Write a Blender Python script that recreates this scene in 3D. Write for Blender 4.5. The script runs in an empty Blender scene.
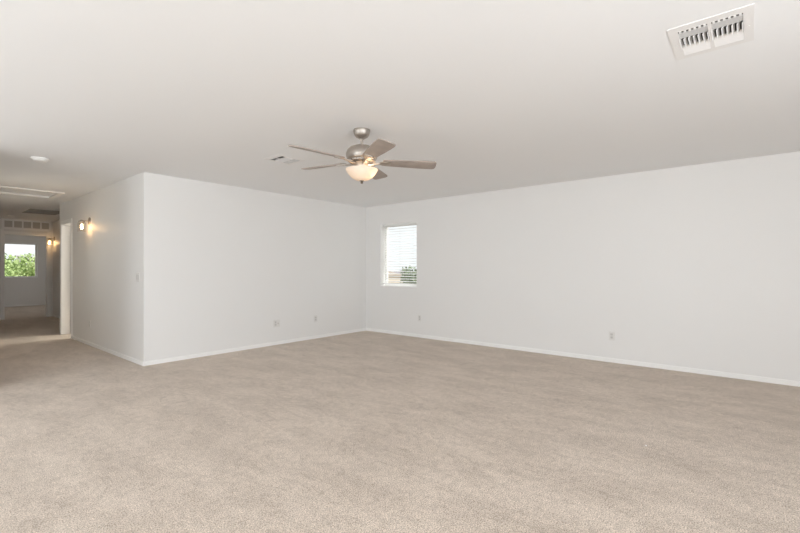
import bpy, bmesh, math, random
from math import sin, cos, pi, radians
from mathutils import Vector, Matrix

random.seed(7)
S = bpy.context.scene
COL = S.collection
CEIL = 2.44

# ------------------------------------------------------------ camera
cd = bpy.data.cameras.new('camera')
cam = bpy.data.objects.new('camera', cd)
COL.objects.link(cam)
cam.location = (0, 0, 1.22)
cam.rotation_euler = (radians(90), 0, radians(-50.29))
cd.sensor_width = 36
cd.lens = 422.7 / 800 * 36
cd.shift_y = 2.5 / 800
cd.clip_start = 0.02
cd.clip_end = 500
S.camera = cam

# ------------------------------------------------------------ world, sun, window and added fill light, exposure
SKY = 1.08
w = bpy.data.worlds.new('world')
S.world = w
w.use_nodes = True
bg = w.node_tree.nodes['Background']
bg.inputs[0].default_value = (0.96, 0.975, 1.0, 1)
bg.inputs[1].default_value = SKY

def light(name, kind, loc, rot, energy, color=(1, 1, 1), **kw):
    d = bpy.data.lights.new(name, kind)
    d.energy = energy
    d.color = color
    for k, v in kw.items():
        setattr(d, k, v)
    o = bpy.data.objects.new(name, d)
    COL.objects.link(o)
    o.location = loc
    o.rotation_euler = rot
    return o

sun = light('sun', 'SUN', (0, -20, 30), (0, 0, 0), 3.4, (1, .96, .90), angle=radians(2))
sun.rotation_euler = Vector((-.33, .85, -1.2)).to_track_quat('-Z', 'Y').to_euler()
# daylight at the south and side room windows, plus added fill lamps
DAY = (.93, .985, 1.06)
HALL = (1, .94, .85)
light('south_daylight', 'AREA', (0.0, -2.95, 1.15), (radians(118), 0, 0), 212, DAY, shape='RECTANGLE', size=4.0, size_y=2.0)
light('west_fill', 'AREA', (-2.65, 1.7, 1.45), (radians(92), 0, radians(-90)), 78, DAY, shape='RECTANGLE', size=2.8, size_y=1.5)  # unseen fill lamp, added to lift the left ceiling and hall mouth
light('north_west_fill', 'AREA', (-2.65, 4.3, 1.25), (radians(115), 0, radians(-90)), 40, DAY, shape='RECTANGLE', size=1.8, size_y=1.4)  # second unseen fill, tilted up to brighten the deep ceiling
light('east_jamb_fill', 'AREA', (6.95, 5.05, 2.95), (0, radians(35), 0), 30, DAY, shape='RECTANGLE', size=.9, size_y=1.2)  # lamp added above the east window to brighten its jamb, sill and slats
light('hall_fill', 'AREA', (.37, 7.65, 1.45), (radians(105), 0, radians(-90)), 5.5, HALL, shape='RECTANGLE', size=.7, size_y=1.2)  # unseen lamp, added as soft fill for the hall
light('side_room_daylight', 'AREA', (4.85, 9.2, 1.5), (radians(90), 0, radians(90)), 120, HALL, shape='RECTANGLE', size=0.9, size_y=1.1)
light('bedroom_fill', 'AREA', (4.85, 16.2, 1.5), (radians(90), 0, radians(90)), 12, (1, .95, .94), shape='RECTANGLE', size=1.4, size_y=1.2)  # added out of view to raise the bedroom wall

S.cycles.diffuse_bounces = 8
S.view_settings.view_transform = 'Standard'
S.view_settings.look = 'None'
S.view_settings.gamma = 1
S.view_settings.use_curve_mapping = False
S.view_settings.exposure = 0.08

# ------------------------------------------------------------ materials
def mat(name, color, rough=.5, metal=0., spec=.5, bump=0., bscale=60., col2=None, cscale=3., cdetail=4., emis=None, estr=0.):
    m = bpy.data.materials.new(name)
    m.use_nodes = True
    nt = m.node_tree
    b = nt.nodes['Principled BSDF']
    b.inputs['Base Color'].default_value = (*color, 1)
    b.inputs['Roughness'].default_value = rough
    b.inputs['Metallic'].default_value = metal
    b.inputs['Specular IOR Level'].default_value = spec
    tc = nt.nodes.new('ShaderNodeTexCoord')
    if col2:
        n = nt.nodes.new('ShaderNodeTexNoise')
        n.inputs['Scale'].default_value = cscale
        n.inputs['Detail'].default_value = cdetail
        nt.links.new(tc.outputs['Object'], n.inputs['Vector'])
        r = nt.nodes.new('ShaderNodeValToRGB')
        r.color_ramp.elements[0].position = .35
        r.color_ramp.elements[0].color = (*color, 1)
        r.color_ramp.elements[1].position = .65
        r.color_ramp.elements[1].color = (*col2, 1)
        nt.links.new(n.outputs['Fac'], r.inputs['Fac'])
        nt.links.new(r.outputs['Color'], b.inputs['Base Color'])
    if bump:
        n = nt.nodes.new('ShaderNodeTexNoise')
        n.inputs['Scale'].default_value = bscale
        n.inputs['Detail'].default_value = 3
        nt.links.new(tc.outputs['Object'], n.inputs['Vector'])
        bp = nt.nodes.new('ShaderNodeBump')
        bp.inputs['Strength'].default_value = bump
        bp.inputs['Distance'].default_value = .004
        nt.links.new(n.outputs['Fac'], bp.inputs['Height'])
        nt.links.new(bp.outputs['Normal'], b.inputs['Normal'])
    if emis:
        b.inputs['Emission Color'].default_value = (*emis, 1)
        b.inputs['Emission Strength'].default_value = estr
    return m

M = {}
M['wall'] = mat('wall_paint', (.80, .79, .776), .48, spec=.35, bump=.12, bscale=45, col2=(.81, .80, .786), cscale=.8)
M['ceil'] = mat('ceiling_paint', (.88, .885, .89), .7, spec=.2, bump=.12, bscale=50)
M['trim'] = mat('trim_paint', (.90, .89, .875), .35, spec=.4)
M['door'] = mat('door_paint', (.86, .845, .82), .4, spec=.4)
M['white_metal'] = mat('white_enamel', (.84, .83, .82), .4)
M['blind'] = mat('blind_vinyl', (.82, .82, .80), .5)
M['plastic'] = mat('plate_plastic', (.74, .725, .70), .35)
M['plastic_hi'] = mat('socket_plastic', (.60, .58, .56), .4)
M['slot'] = mat('socket_slot', (.25, .24, .23), .6)
M['dark'] = mat('duct_dark', (.05, .047, .045), .9)
M['duct'] = mat('duct_lining', (.30, .29, .275), .8)
M['louver_shade'] = mat('louver_shade_grey', (.66, .665, .67), .5)  # grey puts the shade on white register blades into their colour
M['nickel'] = mat('brushed_nickel', (.50, .455, .41), .46, 1., bump=.03, bscale=200)
M['dark_nickel'] = mat('oiled_nickel', (.26, .23, .20), .4, 1.)
M['blade'] = mat('blade_veneer', (.33, .28, .245), .5, col2=(.39, .33, .29), cscale=9)
M['grille'] = mat('return_grille_paint', (.40, .375, .35), .6)
M['mesh'] = mat('transfer_mesh', (.58, .55, .51), .7)
M['detector'] = mat('detector_plastic', (.86, .85, .83), .4)
M['bark'] = mat('tree_bark', (.16, .12, .085), .9, bump=.4, bscale=20)
M['leaf_a'] = mat('leaf_light', (.36, .50, .17), .6, col2=(.48, .58, .27), cscale=2.)
M['leaf_b'] = mat('leaf_dusty', (.22, .29, .17), .6, col2=(.32, .37, .24), cscale=2.)
M['earth'] = mat('desert_ground', (.42, .35, .27), .9, col2=(.52, .45, .36), cscale=.3)
M['hill'] = mat('hill_rock', (.36, .33, .36), .95, col2=(.42, .39, .40), cscale=.05)
M['stucco'] = mat('stucco', (.62, .55, .47), .9)
M['tile_roof'] = mat('roof_tile', (.50, .43, .38), .9)

def carpet_mat():
    m = bpy.data.materials.new('carpet_pile')
    m.use_nodes = True
    nt = m.node_tree
    N, L = nt.nodes, nt.links
    b = N['Principled BSDF']
    b.inputs['Roughness'].default_value = 1.0
    b.inputs['Specular IOR Level'].default_value = .05
    b.inputs['Sheen Weight'].default_value = .35
    b.inputs['Sheen Roughness'].default_value = .45
    b.inputs['Sheen Tint'].default_value = (1, .92, .84, 1)
    tc = N.new('ShaderNodeTexCoord')
    def noise(scale, detail, rough=.5, vec=None):
        n = N.new('ShaderNodeTexNoise')
        n.inputs['Scale'].default_value = scale
        n.inputs['Detail'].default_value = detail
        n.inputs['Roughness'].default_value = rough
        L.new(vec or tc.outputs['Object'], n.inputs['Vector'])
        return n
    def ramp(fac, p0, c0, p1, c1):
        r = N.new('ShaderNodeValToRGB')
        r.color_ramp.elements[0].position = p0
        r.color_ramp.elements[0].color = (*c0, 1)
        r.color_ramp.elements[1].position = p1
        r.color_ramp.elements[1].color = (*c1, 1)
        L.new(fac, r.inputs['Fac'])
        return r
    def mul(a, b_, fac=1.):
        x = N.new('ShaderNodeMix')
        x.data_type = 'RGBA'
        x.blend_type = 'MULTIPLY'
        x.inputs['Factor'].default_value = fac
        L.new(a, x.inputs[6])
        L.new(b_, x.inputs[7])
        return x.outputs[2]
    grain = noise(150, 2, .8)
    base = ramp(grain.outputs['Fac'], .36, (.31, .255, .205), .62, (.89, .768, .66))
    # nap brushed one way or the other by feet and a vacuum cleaner
    mp = N.new('ShaderNodeMapping')
    mp.inputs['Rotation'].default_value = (0, 0, radians(35))
    mp.inputs['Scale'].default_value = (1.0, .45, 1)
    L.new(tc.outputs['Object'], mp.inputs['Vector'])
    nap = noise(3.4, 6, .68, mp.outputs['Vector'])
    napc = ramp(nap.outputs['Fac'], .38, (.83, .82, .81), .60, (1.0, 1.0, 1.0))
    mid = noise(22, 4, .7)
    midc = ramp(mid.outputs['Fac'], .36, (.84, .835, .83), .58, (1, 1, 1))
    # thin creases where the brushed pile changes direction
    crn = noise(4.2, 4, .6, mp.outputs['Vector'])
    crn.inputs['Distortion'].default_value = 1.2
    crc = ramp(crn.outputs['Fac'], .478, (1, 1, 1), .522, (1, 1, 1))
    e = crc.color_ramp.elements.new(.50)
    e.color = (.86, .85, .84, 1)
    c = mul(base.outputs['Color'], napc.outputs['Color'])
    c = mul(c, crc.outputs['Color'])
    c = mul(c, midc.outputs['Color'])
    L.new(c, b.inputs['Base Color'])
    bp = N.new('ShaderNodeBump')
    bp.inputs['Strength'].default_value = .5
    bp.inputs['Distance'].default_value = .006
    L.new(grain.outputs['Fac'], bp.inputs['Height'])
    L.new(bp.outputs['Normal'], b.inputs['Normal'])
    return m
M['carpet'] = carpet_mat()

def glass_mat(name, tint, refl):
    m = bpy.data.materials.new(name)
    m.use_nodes = True
    nt = m.node_tree
    nt.nodes.remove(nt.nodes['Principled BSDF'])
    out = nt.nodes['Material Output']
    t = nt.nodes.new('ShaderNodeBsdfTransparent')
    t.inputs[0].default_value = (*tint, 1)
    g = nt.nodes.new('ShaderNodeBsdfGlossy')
    g.inputs['Roughness'].default_value = .03
    f = nt.nodes.new('ShaderNodeLayerWeight')
    f.inputs[0].default_value = .12
    k = nt.nodes.new('ShaderNodeMath')
    k.operation = 'MULTIPLY'
    k.inputs[1].default_value = refl
    mx = nt.nodes.new('ShaderNodeMixShader')
    nt.links.new(f.outputs['Facing'], k.inputs[0])
    nt.links.new(k.outputs[0], mx.inputs[0])
    nt.links.new(t.outputs[0], mx.inputs[1])
    nt.links.new(g.outputs[0], mx.inputs[2])
    nt.links.new(mx.outputs[0], out.inputs[0])
    return m
M['glass'] = glass_mat('window_glass', (.97, .985, .98), .5)
M['jar'] = glass_mat('jar_glass', (.98, .97, .955), .18)

def alabaster():
    m = bpy.data.materials.new('alabaster_glass')
    m.use_nodes = True
    nt = m.node_tree
    N, L = nt.nodes, nt.links
    N.remove(N['Principled BSDF'])
    out = N['Material Output']
    tc = N.new('ShaderNodeTexCoord')
    n = N.new('ShaderNodeTexNoise')
    n.inputs['Scale'].default_value = 9
    n.inputs['Detail'].default_value = 4
    L.new(tc.outputs['Object'], n.inputs['Vector'])
    r = N.new('ShaderNodeValToRGB')
    r.color_ramp.elements[0].color = (.88, .80, .70, 1)
    r.color_ramp.elements[1].color = (.94, .89, .83, 1)
    L.new(n.outputs['Fac'], r.inputs['Fac'])
    d = N.new('ShaderNodeBsdfDiffuse')
    t = N.new('ShaderNodeBsdfTranslucent')
    L.new(r.outputs[0], d.inputs[0])
    L.new(r.outputs[0], t.inputs[0])
    mx = N.new('ShaderNodeMixShader')
    mx.inputs[0].default_value = .45
    L.new(d.outputs[0], mx.inputs[1])
    L.new(t.outputs[0], mx.inputs[2])
    L.new(mx.outputs[0], out.inputs[0])
    return m
M['bowl'] = alabaster()
M['bulb'] = mat('lit_bulb', (1, .9, .75), .3, emis=(1, .62, .28), estr=65)

# ------------------------------------------------------------ mesh helpers
class MB:
    def __init__(self):
        self.bm = bmesh.new()
    def box(self, x0, y0, z0, x1, y1, z1, mtx=None, bevel=0.):
        b = bmesh.new()
        bmesh.ops.create_cube(b, size=1)
        for v in b.verts:
            v.co = Vector(((x0 + x1) / 2 + v.co.x * (x1 - x0), (y0 + y1) / 2 + v.co.y * (y1 - y0), (z0 + z1) / 2 + v.co.z * (z1 - z0)))
        if bevel:
            bmesh.ops.bevel(b, geom=b.edges[:], offset=bevel, segments=2, profile=.5, affect='EDGES')
        self.merge(b, mtx)
        return self
    def merge(self, b, mtx=None):
        if mtx:
            bmesh.ops.transform(b, matrix=mtx, verts=b.verts)
        me = bpy.data.meshes.new('tmp')
        b.to_mesh(me)
        b.free()
        self.bm.from_mesh(me)
        bpy.data.meshes.remove(me)
    def lathe(self, prof, seg=40, mtx=None):
        """profile of (radius, z), turned about z"""
        b = bmesh.new()
        rings = []
        for r, z in prof:
            if r < 1e-5:
                rings.append([b.verts.new((0, 0, z))])
            else:
                rings.append([b.verts.new((r * cos(2 * pi * k / seg), r * sin(2 * pi * k / seg), z)) for k in range(seg)])
        for A, B in zip(rings, rings[1:]):
            for k in range(seg):
                j = (k + 1) % seg
                if len(A) == 1 and len(B) == 1:
                    continue
                if len(A) == 1:
                    b.faces.new((A[0], B[j], B[k]))
                elif len(B) == 1:
                    b.faces.new((A[k], A[j], B[0]))
                else:
                    b.faces.new((A[k], A[j], B[j], B[k]))
        bmesh.ops.recalc_face_normals(b, faces=b.faces)
        self.merge(b, mtx)
        return self
    def tube(self, pts, r, seg=12):
        b = bmesh.new()
        pts = [Vector(p) for p in pts]
        rings = []
        up = Vector((0, 0, 1))
        for i, p in enumerate(pts):
            d = (pts[min(i + 1, len(pts) - 1)] - pts[max(i - 1, 0)]).normalized()
            a = d.cross(up)
            if a.length < 1e-3:
                a = d.cross(Vector((1, 0, 0)))
            a.normalize()
            c = d.cross(a)
            rr = r[i] if isinstance(r, (list, tuple)) else r
            rings.append([b.verts.new(p + a * rr * cos(2 * pi * k / seg) + c * rr * sin(2 * pi * k / seg)) for k in range(seg)])
        for A, B in zip(rings, rings[1:]):
            for k in range(seg):
                j = (k + 1) % seg
                b.faces.new((A[k], A[j], B[j], B[k]))
        b.faces.new(rings[0])
        b.faces.new(rings[-1])
        bmesh.ops.recalc_face_normals(b, faces=b.faces)
        self.merge(b)
        return self
    def prism(self, outline, z0, z1, mtx=None, bevel=0.):
        b = bmesh.new()
        lo = [b.verts.new((x, y, z0)) for x, y in outline]
        hi = [b.verts.new((x, y, z1)) for x, y in outline]
        n = len(outline)
        b.faces.new(hi)
        b.faces.new(lo[::-1])
        for k in range(n):
            j = (k + 1) % n
            b.faces.new((lo[k], lo[j], hi[j], hi[k]))
        bmesh.ops.recalc_face_normals(b, faces=b.faces)
        if bevel:
            es = [e for e in b.edges if abs(e.verts[0].co.z - e.verts[1].co.z) < 1e-6]
            bmesh.ops.bevel(b, geom=es, offset=bevel, segments=2, profile=.5, affect='EDGES')
        self.merge(b, mtx)
        return self
    def build(self, name, material, parent=None, smooth=False):
        me = bpy.data.meshes.new(name)
        self.bm.to_mesh(me)
        self.bm.free()
        me.materials.append(material)
        if smooth:
            for p in me.polygons:
                p.use_smooth = True
            try:
                me.set_sharp_from_angle(angle=radians(35))
            except Exception:
                pass
        o = bpy.data.objects.new(name, me)
        COL.objects.link(o)
        if parent:
            o.parent = parent
        return o

def slab(axis, u0, u1, v0, v1, t0, t1, holes=()):
    """a plate with rectangular openings. axis z: u=x v=y; axis x: u=y v=z; axis y: u=x v=z"""
    us = sorted({u0, u1, *[h[0] for h in holes], *[h[1] for h in holes]})
    vs = sorted({v0, v1, *[h[2] for h in holes], *[h[3] for h in holes]})
    us = [u for u in us if u0 <= u <= u1]
    vs = [v for v in vs if v0 <= v <= v1]
    def P(u, v, t):
        return {'z': (u, v, t), 'x': (t, u, v), 'y': (u, t, v)}[axis]
    def solid(i, j):
        if i < 0 or j < 0 or i >= len(us) - 1 or j >= len(vs) - 1:
            return False
        cu, cv = (us[i] + us[i + 1]) / 2, (vs[j] + vs[j + 1]) / 2
        return not any(h[0] < cu < h[1] and h[2] < cv < h[3] for h in holes)
    mb = MB()
    b = bmesh.new()
    cache = {}
    def V(u, v, t):
        k = (round(u, 5), round(v, 5), round(t, 5))
        if k not in cache:
            cache[k] = b.verts.new(P(u, v, t))
        return cache[k]
    for i in range(len(us) - 1):
        for j in range(len(vs) - 1):
            if not solid(i, j):
                continue
            a, c, d, e = us[i], us[i + 1], vs[j], vs[j + 1]
            for t in (t0, t1):
                b.faces.new((V(a, d, t), V(c, d, t), V(c, e, t), V(a, e, t)))
            for (di, dj, p, q) in ((-1, 0, (a, d), (a, e)), (1, 0, (c, d), (c, e)), (0, -1, (a, d), (c, d)), (0, 1, (a, e), (c, e))):
                if not solid(i + di, j + dj):
                    b.faces.new((V(*p, t0), V(*q, t0), V(*q, t1), V(*p, t1)))
    bmesh.ops.recalc_face_normals(b, faces=b.faces)
    mb.merge(b)
    return mb

def struct(o):
    o['kind'] = 'structure'
    return o

def tag(o, label, cat, group=None):
    o['label'] = label
    o['category'] = cat
    if group:
        o['group'] = group
    return o

def thing(name, label, cat, loc=(0, 0, 0), rotz=0., group=None):
    o = bpy.data.objects.new(name, None)
    COL.objects.link(o)
    o.empty_display_size = .1
    o.location = loc
    o.rotation_euler = (0, 0, rotz)
    return tag(o, label, cat, group)

def empty_struct(name, loc):
    o = bpy.data.objects.new(name, None)
    COL.objects.link(o)
    o.location = loc
    return struct(o)

def copy_tree(o, parent=None):
    c = o.copy()
    COL.objects.link(c)
    if parent:
        c.parent = parent
    for ch in list(o.children):
        copy_tree(ch, c)
    return c

# ------------------------------------------------------------ the setting
XE, YN, XH = 6.017, 5.875, 2.03          # east wall, north wall, hall wall
YR = 9.96                               # where the hall wall steps back
XF, YEND = 2.66, 13.85                   # far hall wall, end wall
XL = 0.62                                # left hall wall
XW, YS = -2.4, -2.7
YB = 18.4                                # back wall of the far bedroom
# openings
WIN1 = (4.605, 5.485, .886, 2.075)       # y0,y1,z0,z1 in the east wall
WIN2 = (1.85, 3.14, .935, 2.075)          # x0,x1,z0,z1 in the bedroom wall
DOOR1 = (9.21, 9.88, 0, 2.05)
DOOR2 = (1.735, 2.56, 0, 2.075)
REG_A = (2.732, .160)
REG_B = (2.805, 4.010)
RET = (1.80, 2.36, 11.20, 12.05)
HATCH = (.72, 1.72, 8.50, 9.17)

struct(slab('z', XW - .15, XE + .15, YS - .15, YB + .15, -.12, 0).build('floor', M['carpet']))
rh = [(c[0] - .15, c[0] + .15, c[1] - .135, c[1] + .135) for c in (REG_A,)]
rh += [(c[0] - .129, c[0] + .129, c[1] - .116, c[1] + .116) for c in (REG_B,)]
rh.append((RET[0] + .02, RET[1] - .02, RET[2] + .02, RET[3] - .02))
rh.append(HATCH)
struct(slab('z', XW - .15, XE + .15, YS - .15, YB + .15, CEIL, CEIL + .12, rh).build('ceiling', M['ceil']))
Z0, Z1 = 0, CEIL
struct(slab('x', YS - .15, YN + .12, Z0, Z1, XE, XE + .19, [WIN1]).build('wall_east', M['wall']))
struct(slab('y', XH + .12, XE, Z0, Z1, YN, YN + .12).build('wall_north', M['wall']))
struct(slab('x', YN, YR + .07, Z0, Z1, XH, XH + .12, [DOOR1]).build('wall_hall', M['wall']))
struct(slab('y', XH + .12, 4.60, Z0, Z1, YR, YR + .07).build('wall_hall_return', M['wall']))
struct(slab('x', YR + .07, YEND, Z0, Z1, XF, XF + .12).build('wall_hall_far', M['wall']))
struct(slab('y', XL - .12, 4.60, Z0, Z1, YEND, YEND + .12, [DOOR2]).build('wall_hall_end', M['wall']))
struct(slab('x', YN, YEND, Z0, Z1, XL - .12, XL, [(7.3, 8.0, .95, 2.05)]).build('wall_hall_left', M['wall']))
struct(slab('y', XW, XL - .12, Z0, Z1, YN, YN + .12).build('wall_north_west', M['wall']))
WIN_S = [(-2.0, -.1, .35, 2.1), (.1, 2.0, .35, 2.1)]
WIN_W = [(.4, 3.0, .8, 2.1), (3.4, 5.2, .6, 2.1)]  # unseen west openings, made to let the fill lamps in
struct(slab('y', XW, XE, Z0, Z1, YS - .15, YS, WIN_S).build('wall_south', M['wall']))
struct(slab('x', YS - .15, YN + .12, Z0, Z1, XW - .15, XW, WIN_W).build('wall_west', M['wall']))
struct(slab('x', YN + .12, YR + .07, Z0, Z1, 4.60, 4.72, [(8.8, 9.6, 1.0, 2.0)]).build('wall_side_room_east', M['wall']))
struct(slab('y', XL - .12, 4.60, Z0, Z1, YB, YB + .15, [WIN2]).build('wall_bedroom_back', M['wall']))
struct(slab('x', YEND + .12, YB, Z0, Z1, XL - .24, XL - .12).build('wall_bedroom_left', M['wall']))
struct(slab('x', YEND, YB + .15, Z0, Z1, 4.60, 4.72, [(15.5, 16.9, .95, 2.05)]).build('wall_bedroom_right', M['wall']))

# baseboards (the pile hides their lower edge)
BH, BT = .056, .013
def base(name, x0, y0, x1, y1):
    struct(MB().box(x0, y0, 0, x1, y1, BH, bevel=.004).build(name, M['trim']))
base('baseboard_east', XE - BT, YS, XE, YN)
base('baseboard_north', XH - BT, YN - BT, XE - BT, YN)
base('baseboard_hall', XH - BT, YN, XH, DOOR1[0] - .058)
base('baseboard_hall_far', XF - BT, YR + .07, XF, YEND)
base('baseboard_hall_end', XL, YEND - BT, DOOR2[0] - .06, YEND)
base('baseboard_hall_left', XL, YN, XL + BT, YEND)
base('baseboard_bedroom', XL - .12, YB - BT, 4.60, YB)
base('baseboard_south', XW, YS, XE - BT, YS + BT)
base('baseboard_west', XW, YS + BT, XW + BT, YN)

# window 1: recessed unit in the east wall, behind the blind
def window(name, axis, t, u0, u1, z0, z1, depth_sign=1, mull=True):
    """frame, sash bars and panes; t is the plane of the glass"""
    e = empty_struct(name, (0, 0, 0))
    fr = MB()
    f, d = .045, .025
    def bx(mb, ua, ub, za, zb, dd):
        if axis == 'x':
            mb.box(t - dd, ua, za, t + dd, ub, zb, bevel=.003)
        else:
            mb.box(ua, t - dd, za, ub, t + dd, zb, bevel=.003)
    bx(fr, u0, u0 + f, z0, z1, d)
    bx(fr, u1 - f, u1, z0, z1, d)
    bx(fr, u0 + f, u1 - f, z0, z0 + f, d)
    bx(fr, u0 + f, u1 - f, z1 - f, z1, d)
    o = fr.build('window_frame', M['trim'], e)
    um = (u0 + u1) / 2
    if mull:
        mm = MB()
        bx(mm, um - .02, um + .02, z0 + f, z1 - f, .018)
        mm.build('sash_stile', M['trim'], e)
    for a, b in (((u0 + f, um - .02), (um + .02, u1 - f)) if mull else ((u0 + f, u1 - f),)):
        g = MB()
        if axis == 'x':
            g.box(t - .003, a, z0 + f, t + .003, b, z1 - f)
        else:
            g.box(a, t - .003, z0 + f, b, t + .003, z1 - f)
        g.build('pane', M['glass'], e)
    return e
window('window_1', 'x', XE + .155, *WIN1, mull=False)
window('window_2', 'y', YB + .115, *WIN2, mull=False)
window('window_3', 'y', YS - .10, *WIN_S[0])
window('window_4', 'y', YS - .10, *WIN_S[1])
window('fill_window_5', 'x', XW - .10, *WIN_W[0])  # unseen window, added to carry the west fill
window('fill_window_9', 'x', XW - .10, *WIN_W[1])  # unseen window, added for the upward fill
window('window_6', 'x', 4.66, 8.8, 9.6, 1.0, 2.0)
window('fill_window_7', 'x', XL - .08, 7.3, 8.0, .95, 2.05)  # unseen window, put in for the hall fill
window('fill_window_8', 'x', 4.68, 15.5, 16.9, .95, 2.05)  # unseen window, put in for the bedroom fill
# painted stools under the two windows in view
struct(MB().box(XE - .012, WIN1[0], WIN1[2], XE + .125, WIN1[1], WIN1[2] + .016, bevel=.004).build('trim_1', M['trim']))
struct(MB().box(WIN2[0], YB - .012, WIN2[2], WIN2[1], YB + .085, WIN2[2] + .016, bevel=.004).build('trim_2', M['trim']))

jl = MB()  # white lining added so the window reveal looks brighter lit
jl.box(XE - .002, WIN1[0], WIN1[2] + .016, XE + .128, WIN1[0] + .004, WIN1[3] - .004)
jl.box(XE - .002, WIN1[1] - .004, WIN1[2] + .016, XE + .128, WIN1[1], WIN1[3] - .004)
jl.box(XE - .002, WIN1[0], WIN1[3] - .004, XE + .128, WIN1[1], WIN1[3])
struct(jl.build('trim_5', M['trim']))

# door 1 opening: jamb lining and casing, with the door folded back into the side room
cw = .058
tr = MB()
y0, y1, zt = DOOR1[0], DOOR1[1], DOOR1[3]
tr.box(XH - .012, y0 - cw, 0, XH, y0, zt + cw, bevel=.004)
tr.box(XH - .012, y1, 0, XH, y1 + cw, zt + cw, bevel=.004)
tr.box(XH - .012, y0, zt, XH, y1, zt + cw, bevel=.004)
tr.box(XH - .004, y0, 0, XH + .124, y0 + .016, zt)
tr.box(XH - .004, y1 - .016, 0, XH + .124, y1, zt)
tr.box(XH - .004, y0 + .016, zt - .016, XH + .124, y1 - .016, zt)
struct(tr.build('trim_3', M['trim']))
de = empty_struct('door_1', (XH + .135, y1 - .05, 0))
dp = MB()
dw, dh, dt = .64, 2.02, .035
dp.box(0, 0, .015, dw, dt, .015 + dh, bevel=.002)
for (za, zb) in ((.20, .78), (.90, 1.45), (1.56, 1.90)):
    for (xa, xb) in ((.10, .29), (.35, .54)):
        for (p, q, r_, s_) in ((xa, za, xb, za + .018), (xa, zb - .018, xb, zb), (xa, za, xa + .018, zb), (xb - .018, za, xb, zb)):
            dp.box(p, -.006, q, r_, 0, s_, bevel=.002)
dp.build('door_leaf', M['door'], de)
kb = MB().lathe([(0, 0), (.03, 0), (.03, .008), (.012, .012), (.012, .035), (.026, .045), (.028, .06), (.018, .07), (0, .072)], 24,
                Matrix.Translation((dw - .06, 0, .96)) @ Matrix.Rotation(radians(90), 4, 'X'))
kb.build('door_knob', M['nickel'], de, True)

# far doorway: lining and casing
tr = MB()
x0, x1, zt = DOOR2[0], DOOR2[1], DOOR2[3]
cz = 2.18
tr.box(x0 - cw, YEND - .014, 0, x0, YEND, cz, bevel=.004)
tr.box(x1, YEND - .014, 0, x1 + cw, YEND, cz, bevel=.004)
tr.box(x0, YEND - .014, zt, x1, YEND, zt + cw, bevel=.004)
tr.box(x0, YEND - .004, 0, x0 + .016, YEND + .124, zt)
tr.box(x1 - .016, YEND - .004, 0, x1, YEND + .124, zt)
tr.box(x0 + .016, YEND - .004, zt - .016, x1 - .016, YEND + .124, zt)
struct(tr.build('trim_4', M['trim']))

# ------------------------------------------------------------ ceiling fan
FX, FY = 2.640, 2.628
fan = thing('ceiling_fan', 'brushed nickel ceiling fan with five brown blades and a lit alabaster bowl', 'ceiling fan', (FX, FY, CEIL))
def fz(z):
    return z - CEIL
MB().lathe([(0, 0), (.072, 0), (.074, -.006), (.073, -.022), (.066, -.045), (.052, -.063), (.03, -.074), (.026, -.078), (0, -.078)], 48).build('canopy', M['nickel'], fan, True)
MB().lathe([(0, -.07), (.0115, -.07), (.0115, -.15), (0, -.15)], 20).build('downrod', M['nickel'], fan, True)
mh = MB().lathe([(0, -.136), (.03, -.136), (.032, -.142), (.075, -.146), (.108, -.160), (.128, -.182), (.138, -.210), (.137, -.238),
                 (.128, -.258), (.114, -.265), (.114, -.282), (0, -.282)], 56).build('motor_housing', M['nickel'], fan, True)
for k in range(20):
    a = 2 * pi * k / 20
    MB().box(.110, -.010, -.279, .122, .010, -.268, mtx=Matrix.Rotation(a, 4, 'Z'), bevel=.003).build('vent_boss', M['nickel'], mh)
MB().lathe([(0, -.282), (.066, -.282), (.070, -.288), (.058, -.300), (.052, -.325), (.062, -.342), (.062, -.350), (0, -.350)], 40).build('switch_housing', M['nickel'], fan, True)

BLZ = -.287
F_, R_ = Vector((sin(radians(50.29)), cos(radians(50.29)), 0)), Vector((cos(radians(50.29)), -sin(radians(50.29)), 0))
def blade_outline():
    up, dn = [], []
    for t, h in ((0, .046), (.03, .052), (.25, .060), (.5, .067), (.75, .072), (.9, .073), (.955, .071), (.985, .062), (1.0, .045)):
        x = .195 + t * .468
        up.append((x, h))
        dn.append((x, -h))
    return dn + [(.666, 0)] + up[::-1]
def make_blade(ang):
    R = Matrix.Rotation(radians(1.7), 4, F_) @ Matrix.Rotation(ang, 4, 'Z') @ Matrix.Translation((0, 0, BLZ)) 
    T = R @ Matrix.Rotation(radians(-12), 4, 'X')
    b = MB().prism(blade_outline(), .004, .014, mtx=T, bevel=.0015).build('blade', M['blade'], fan, True)
    ir = MB()
    ir.prism([(.10, -.018), (.16, -.013), (.19, -.034), (.245, -.040), (.262, -.020), (.262, .020), (.245, .040), (.19, .034), (.16, .013), (.10, .018)],
             -.004, .004, mtx=T, bevel=.0015)
    for sx, sy in ((.215, -.022), (.215, .022), (.248, 0)):
        ir.lathe([(0, -.008), (.005, -.007), (.007, -.004), (0, -.004)], 10, mtx=T @ Matrix.Translation((sx, sy, 0)))
    ir.tube([R @ Vector((.062, 0, -.012)), R @ Vector((.09, 0, -.012)), R @ Vector((.13, 0, -.004)), R @ Vector((.17, 0, -.003))], [.012, .011, .009, .008])
    ir.build('blade_iron', M['nickel'], b, True)
base_ang = math.atan2(R_.y, R_.x)
for k in range(5):
    make_blade(base_ang + radians(4.5 + 72 * k))

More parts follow.
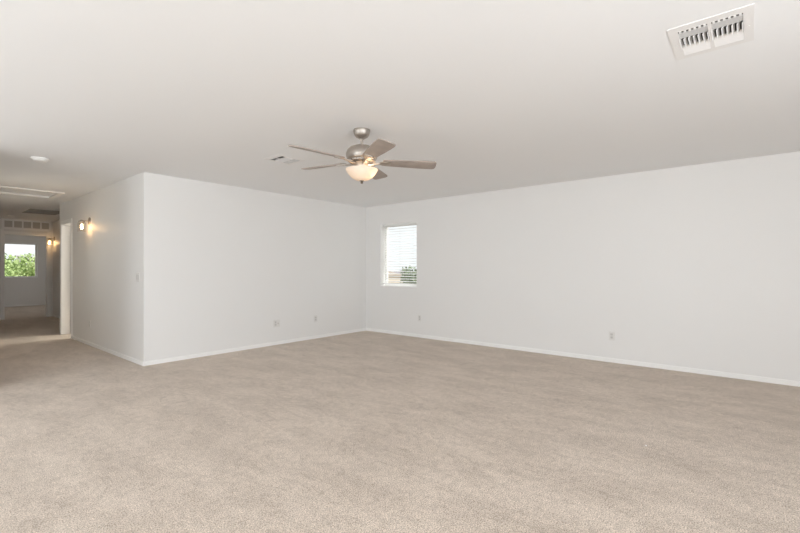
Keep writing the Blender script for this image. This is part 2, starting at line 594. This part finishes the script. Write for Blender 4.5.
bp_ = [(.132, -.343), (.139, -.345), (.140, -.351), (.135, -.362), (.124, -.380), (.110, -.398), (.092, -.416), (.070, -.432), (.044, -.443), (.012, -.447)]
bi = [(r - .005, z + .004) for r, z in bp_[2:-1]]
bowl = MB().lathe(bp_ + [(.012, -.441)] + bi[::-1] + [(.132, -.343)], 56).build('light_bowl', M['bowl'], fan, True)
MB().lathe([(0, -.350), (.004, -.350), (.004, -.44), (0, -.44)], 12).build('bowl_stem', M['nickel'], fan, True)
MB().lathe([(0, -.438), (.021, -.444), (.021, -.449), (.010, -.452), (.010, -.458), (.013, -.463), (.009, -.470), (0, -.473)], 24).build('finial', M['dark_nickel'], fan, True)
for k, (px, py, e) in enumerate(((.08, -.02, .55), (-.05, .05, .15))):
    v = R_ * px + F_ * py
    lm = light('fan_lamp', 'POINT', (v.x, v.y, -.375), (0, 0, 0), e, (1, .72, .45), shadow_soft_size=.02)
    lm.parent = fan
# pull chain hanging beside the switch housing
MB().tube([R_ * .064 + Vector((0, 0, -.33)), R_ * .064 + Vector((0, 0, -.352))], .0015, 6).build('pull_chain', M['nickel'], fan)

# ------------------------------------------------------------ ceiling registers
def register(label, cx, cy, sc_=1.0, shut=True):
    t = thing('ceiling_register', label, 'air vent', (cx, cy, CEIL), 0, 'white ceiling supply registers')
    t.scale = (sc_, sc_, sc_)
    hu, hv, ou, ov = .20, .172, .146, .131
    fp = slab('z', -hu, hu, -hv, hv, -.003, 0, [(-ou, ou, -ov, -.008), (-ou, ou, .008, ov)])
    fp.build('faceplate', M['white_metal'], t)
    b, f = MB(), MB()
    for s in (-1, 1):
        v0, v1 = (-ov, -.008) if s < 0 else (.008, ov)
        # wide blade that throws air towards the windows, with the tabs that carry it
        if shut:
            MB().box(-.042, v0, -.001, .042, v1, .001, mtx=Matrix.Translation((-.086, 0, .002)) @ Matrix.Rotation(radians(-6), 4, 'Y')).build('wide_blade', M['louver_shade'], t)
        n = 6
        for k in range(n):
            v = v0 + (v1 - v0) * (k + .5) / n
            MB().box(-.146, v - .005, -.005, -.126, v + .005, -.001).build('blade_tab', M['white_metal'], t)
        # short fins across the middle
        for k in range(n + 1):
            v = v0 + (v1 - v0) * k / n
            f.box(-.052, -.001, -.011, .052, .001, .011, mtx=Matrix.Translation((.004, v, .004)) @ Matrix.Rotation(radians(30), 4, 'X'))
        # blades that throw air the other way
        for k in range(3):
            b.box(-.021, v0, -.0009, .021, v1, .0009, mtx=Matrix.Translation((.073 + .029 * k, 0, .002)) @ Matrix.Rotation(radians(20), 4, 'Y'))
    f.build('fins', M['white_metal'], t)
    b.build('louvers', M['white_metal'] if shut else M['louver_shade'], t)  # far louvers carry their shade as a grey colour
    d = MB()
    d.box(-.148, -.133, .10, .148, .133, .112)
    for (p, q, r_, s_) in ((-.149, -.134, -.1465, .134), (.1465, -.134, .149, .134), (-.149, -.134, .149, -.1315), (-.149, .1315, .149, .134)):
        d.box(p, q, .004, r_, s_, .112)
    d.build('duct_boot', M['duct'], t)
    for s in (-1, 1):
        MB().lathe([(0, -.010), (.003, -.0095), (.004, -.007), (0, -.007)], 10, mtx=Matrix.Translation((0, s * .152, 0))).build('screw', M['white_metal'], t)
    return t
register('larger looking white ceiling register at the near right, showing its fins and center bar', *REG_A)
register('small looking white ceiling register far off, just left of the ceiling fan', *REG_B, .86, False)

# ------------------------------------------------------------ hall ceiling: hatch, return grille, detectors
x0, x1, y0, y1 = HATCH
h = thing('attic_hatch', 'white framed attic access hatch in the hall ceiling', 'attic hatch', ((x0 + x1) / 2, (y0 + y1) / 2, CEIL))
hx, hy = (x1 - x0) / 2, (y1 - y0) / 2
slab('z', -hx - .055, hx + .055, -hy - .055, hy + .055, -.018, 0, [(-hx + .01, hx - .01, -hy + .01, hy - .01)]).build('frame', M['trim'], h)
MB().box(-hx + .002, -hy + .002, .012, hx - .002, hy - .002, .030).build('hatch_panel', M['ceil'], h)

x0, x1, y0, y1 = RET
g = thing('return_air_grille', 'wide dark grey return air grille in the hall ceiling', 'air vent', ((x0 + x1) / 2, (y0 + y1) / 2, CEIL))
hx, hy = (x1 - x0) / 2, (y1 - y0) / 2
slab('z', -hx, hx, -hy, hy, -.008, 0, [(-hx + .03, hx - .03, -hy + .03, hy - .03)]).build('frame', M['grille'], g)
lv = MB()
n = 40
for k in range(n):
    y = -hy + .035 + (2 * hy - .07) * k / (n - 1)
    lv.box(-hx + .028, -.008, -.0006, hx - .028, .008, .0006, mtx=Matrix.Translation((0, y, .001)) @ Matrix.Rotation(radians(-40), 4, 'X'))
lv.build('louvers', M['grille'], g)
MB().box(-hx + .022, -hy + .022, .06, hx - .022, hy - .022, .07).build('filter', M['dark'], g)  # near-black sheet gives the darkness behind the louvers

d = thing('smoke_detector', 'round white smoke detector on the ceiling near the hall entrance', 'smoke detector', (1.05, 6.03, CEIL))
MB().lathe([(0, 0), (.078, 0), (.080, -.004), (.080, -.014), (.076, -.016), (0, -.016)], 40).build('base', M['detector'], d, True)
MB().lathe([(0, -.015), (.066, -.015), (.064, -.026), (.054, -.033), (.02, -.036), (0, -.036)], 40).build('cover', M['detector'], d, True)
d = thing('smoke_detector', 'tiny round detector on the far hall ceiling before the slotted grille', 'smoke detector', (1.74, 13.0, CEIL))
MB().lathe([(0, 0), (.055, 0), (.056, -.012), (0, -.012)], 32).build('base', M['detector'], d, True)
MB().lathe([(0, -.011), (.046, -.011), (.044, -.028), (0, -.032)], 32).build('cover', M['detector'], d, True)

# slotted grille above the far doorway
gx0, gx1, gz0, gz1 = 1.70, 2.63, 2.185, 2.437
t = thing('transfer_grille', 'white grille of five mesh squares above the far bedroom doorway', 'air vent', ((gx0 + gx1) / 2, YEND, gz0))
hw, hh = (gx1 - gx0) / 2, gz1 - gz0
mg = .045
cells = []
pw = (2 * hw - 2 * mg - 4 * .030) / 5
for k in range(5):
    a = -hw + mg + k * (pw + .030)
    cells.append((a, a + pw, .052, hh - .045))
slab('y', -hw, hw, 0, hh, -.020, 0, cells).build('frame', M['trim'], t)
for a, b, c, e in cells:
    m = MB()
    m.box(a, -.006, c, b, -.002, e)
    for k in range(1, 9):
        zz = c + (e - c) * k / 9
        m.box(a, -.011, zz - .003, b, -.004, zz + .003)
    m.build('mesh_panel', M['mesh'], t)

# ------------------------------------------------------------ hall sconces
def make_sconce(label, x, y, z):
    s = thing('wall_sconce', label, 'wall lamp', (x, y, z), 0, 'glass jar hall sconces')
    toX = Matrix.Rotation(radians(-90), 4, 'Y')
    MB().lathe([(0, 0), (.058, 0), (.060, .004), (.058, .012), (.040, .018), (.016, .022), (0, .022)], 36, toX).build('backplate', M['nickel'], s, True)
    MB().tube([(-.018, 0, 0), (-.05, 0, 0), (-.09, 0, 0), (-.107, 0, 0)], .008).build('arm', M['nickel'], s, True)
    J = Matrix.Translation((-.107, 0, 0))
    MB().lathe([(0, .014), (.014, .012), (.018, .0), (.036, -.004), (.040, -.012), (.040, -.030), (.022, -.034), (.020, -.060), (0, -.060)], 30, J).build('socket', M['nickel'], s, True)
    MB().lathe([(.041, -.026), (.052, -.034), (.056, -.048), (.056, -.175), (.0535, -.175), (.0535, -.049), (.050, -.037), (.041, -.029), (.041, -.026)], 36, J).build('glass_jar', M['jar'], s, True)
    MB().lathe([(0, -.058), (.010, -.060), (.011, -.080), (.016, -.100), (.018, -.113), (.014, -.127), (.006, -.134), (0, -.135)], 24, J).build('bulb', M['bulb'], s, True)
    return s
sc1 = make_sconce('lit glass jar wall sconce nearest the room, beside the white side door', XH, 8.13, 1.985)
sc2 = copy_tree(sc1)
sc2['label'] = 'lit glass jar wall sconce at the far end of the hall by the bedroom doorway'
sc2.location = (XF, 13.62, 1.985)

# ------------------------------------------------------------ outlets and switch
def plate(name, label, cat, loc, rotz, gangs, group=None):
    """gangs: list of 'outlet', 'switch', 'jack'; plate lies in local x/z, facing -y"""
    t = thing(name, label, cat, loc, rotz, group)
    wdt = .071 + .046 * (len(gangs) - 1)
    MB().box(-wdt / 2, -.006, -.058, wdt / 2, 0, .058, bevel=.0025).build('cover_plate', M['plastic'], t)
    for k, gk in enumerate(gangs):
        x = (k - (len(gangs) - 1) / 2) * .046
        if gk == 'outlet':
            for zz in (-.0195, .0195):
                s = MB().box(x - .0165, -.0085, zz - .0145, x + .0165, -.004, zz + .0145, bevel=.002).build('socket_face', M['plastic_hi'], t)
                q = MB()
                q.box(x - .0075, -.0089, zz - .002, x - .0050, -.008, zz + .008)
                q.box(x + .0050, -.0089, zz - .002, x + .0075, -.008, zz + .008)
                q.box(x - .0025, -.0089, zz - .010, x + .0025, -.008, zz - .005)
                q.build('slots', M['slot'], s)
        elif gk == 'switch':
            MB().box(x - .0165, -.0085, -.033, x + .0165, -.004, .033, bevel=.002).build('rocker', M['plastic_hi'], t)
        else:
            MB().lathe([(0, 0), (.008, 0), (.008, .006), (.005, .006), (.005, .012), (0, .012)], 16,
                       Matrix.Translation((x, -.005, 0)) @ Matrix.Rotation(radians(90), 4, 'X')).build('coax_jack', M['nickel'], t)
    return t
plate('wall_outlet', 'double gang outlet plate low on the left facing wall, left of the two there', 'outlet', (3.965, YN, .345), 0, ['outlet', 'jack'], 'low wall outlets')
plate('wall_outlet', 'single outlet low on the left facing wall, nearer the far corner', 'outlet', (4.755, YN, .350), 0, ['outlet'], 'low wall outlets')
plate('wall_outlet', 'outlet low on the right wall just right of and below the window', 'outlet', (XE, 4.540, .347), radians(-90), ['outlet'], 'low wall outlets')
plate('wall_outlet', 'outlet low in the middle of the long bare right wall', 'outlet', (XE, 1.400, .347), radians(-90), ['outlet'], 'low wall outlets')
plate('wall_outlet', 'outlet low on the hall wall beneath the nearer sconce', 'outlet', (XH, 8.13, .345), radians(-90), ['outlet'], 'low wall outlets')
plate('light_switch', 'light switch plate at waist height by the outside corner of the hall', 'switch', (XH, 6.06, 1.115), radians(-90), ['switch', 'switch'])

# ------------------------------------------------------------ window blind
y0, y1, z0, z1 = WIN1
bl = thing('window_blind', 'white horizontal slat blind hanging open in the right wall window', 'blind', (XE + .078, (y0 + y1) / 2, z0 + .016))
H = z1 - z0 - .016
W2 = (y1 - y0) / 2 - .006
MB().box(-.028, -W2, H - .032, .028, W2, H - .003, bevel=.003).build('headrail', M['blind'], bl)
MB().box(-.030, -W2, H - .042, -.026, W2, H - .003, bevel=.001).build('valance', M['blind'], bl)
sl = MB()
ns = 23
for k in range(ns):
    z = .085 + (H - .032 - .105) * k / (ns - 1)
    sl.box(-.024, -W2 + .004, -.0012, .024, W2 - .004, .0012, mtx=Matrix.Translation((0, 0, z)) @ Matrix.Rotation(radians(-15), 4, 'Y'))
sl.build('slats', M['blind'], bl)
MB().box(-.025, -W2 + .004, .034, .025, W2 - .004, .054, bevel=.003).build('bottom_rail', M['blind'], bl)
for s in (-1, 0, 1):
    MB().tube([(-.0245, s * (W2 - .12), .045), (-.0245, s * (W2 - .12), H - .04)], .0012, 6).build('ladder_cord', M['blind'], bl)
MB().tube([(-.034, W2 - .05, H - .05), (-.036, W2 - .05, H * .55), (-.037, W2 - .05, .20)], .0045, 8).build('tilt_wand', M['plastic'], bl)

# a crumb of white lint on the carpet
def px_floor(px, py):
    dd = 1.22 * 422.7 / (py - 269)
    v = F_ * dd + R_ * ((px - 400) / 422.7 * dd)
    return v.x, v.y
lx, ly = px_floor(646, 446)
b = bmesh.new()
bmesh.ops.create_icosphere(b, subdivisions=2, radius=.007)
for v in b.verts:
    v.co = v.co * random.uniform(.75, 1.15)
    v.co.z *= .5
mb = MB()
mb.merge(b)
o = tag(mb.build('lint_scrap', M['trim']), 'tiny white scrap of lint lying on the open carpet', 'lint')
o.location = (lx, ly, .003)

# ------------------------------------------------------------ outdoors
GZ = -3.0
struct(MB().box(-80, -60, GZ - .3, 260, 260, GZ).build('ground', M['earth']))
def tree(label, x, y, height, rad, leaf, trunk_h, n=2600, group=None, ls=.13):
    t = thing('leafy_tree', label, 'tree', (x, y, GZ), 0, group)
    MB().tube([(0, 0, -.05), (.04, .02, trunk_h * .5), (.0, .05, trunk_h), (.1, 0, height * .7)], [.14, .11, .09, .03], 10).build('trunk', M['bark'], t, True)
    b = bmesh.new()
    cz = (height + trunk_h * .6) / 2
    hz = (height - trunk_h * .6) / 2
    blobs = []
    for k in range(16):
        a, rr, q = random.uniform(0, 2 * pi), rad * random.uniform(.15, .72), random.uniform(-.7, .72)
        blobs.append((Vector((rr * cos(a), rr * sin(a), cz + hz * q)), rad * random.uniform(.28, .48)))
    for k in range(n):
        c, br = random.choice(blobs)
        d = Vector((random.gauss(0, 1), random.gauss(0, 1), random.gauss(0, 1))).normalized()
        p = c + d * br * random.uniform(.55, 1.05)
        u = Vector((random.gauss(0, 1), random.gauss(0, 1), random.gauss(0, 1))).normalized()
        v = d.cross(u)
        if v.length < .1:
            continue
        v.normalize()
        u = (u * .6 + d * .3).normalized()
        s = ls * random.uniform(.6, 1.3)
        vs = [b.verts.new(p + u * s), b.verts.new(p + v * s * .5), b.verts.new(p - u * s), b.verts.new(p - v * s * .5)]
        b.faces.new(vs)
    m = MB()
    m.merge(b)
    m.build('foliage', leaf, t)
    return t
G1 = 'trees outside the hall end window'
tree('light green tree at the left of the far bedroom window', 3.3, 26.5, 4.7, 1.6, M['leaf_a'], .8, 9000, G1, .085)
tree('taller light green tree at the right of the far bedroom window', 4.8, 31.4, 5.2, 2.0, M['leaf_a'], .8, 10000, G1, .10)
tree('low green shrub in front of the trees beyond the far bedroom window', 3.9, 22.9, 3.1, 1.2, M['leaf_a'], .4, 7000, G1, .07)
G2 = 'trees outside the blind window'
tree('dusty green tree at the lower right behind the window blind', 19.9, 15.1, 4.5, 1.25, M['leaf_b'], 1.0, 3600, G2)
tree('smaller dusty green tree left of the other one behind the window blind', 24.0, 20.6, 3.5, 1.2, M['leaf_b'], .8, 3000, G2)
# a neighbouring house and a far ridge
hs = thing('neighbor_house', 'pale stucco house low beyond the window blind', 'house', (62, 66, GZ))
MB().box(-7, -9, 0, 7, 9, 2.9).build('wall', M['stucco'], hs)
rf = MB().prism([(-7.6, 2.9), (7.6, 2.9), (0, 4.2)], -9.5, 9.5, mtx=Matrix.Rotation(radians(90), 4, 'X'))
rf.build('roof', M['tile_roof'], hs)
hl = bmesh.new()
pts = []
for k in range(60):
    a = radians(8 + 74 * k / 59)
    hgt = 5.5 + 3.2 * sin(k * .45) + 1.6 * sin(k * 1.3 + 1)
    pts.append((a, hgt))
prev = None
for a, hgt in pts:
    lo = hl.verts.new((200 * cos(a), 200 * sin(a), GZ - .2))
    hi = hl.verts.new((225 * cos(a), 225 * sin(a), GZ + hgt))
    bk = hl.verts.new((250 * cos(a), 250 * sin(a), GZ - .2))
    if prev:
        hl.faces.new((prev[0], lo, hi, prev[1]))
        hl.faces.new((prev[1], hi, bk, prev[2]))
    prev = (lo, hi, bk)
m = MB()
m.merge(hl)
struct(m.build('hills', M['hill']))
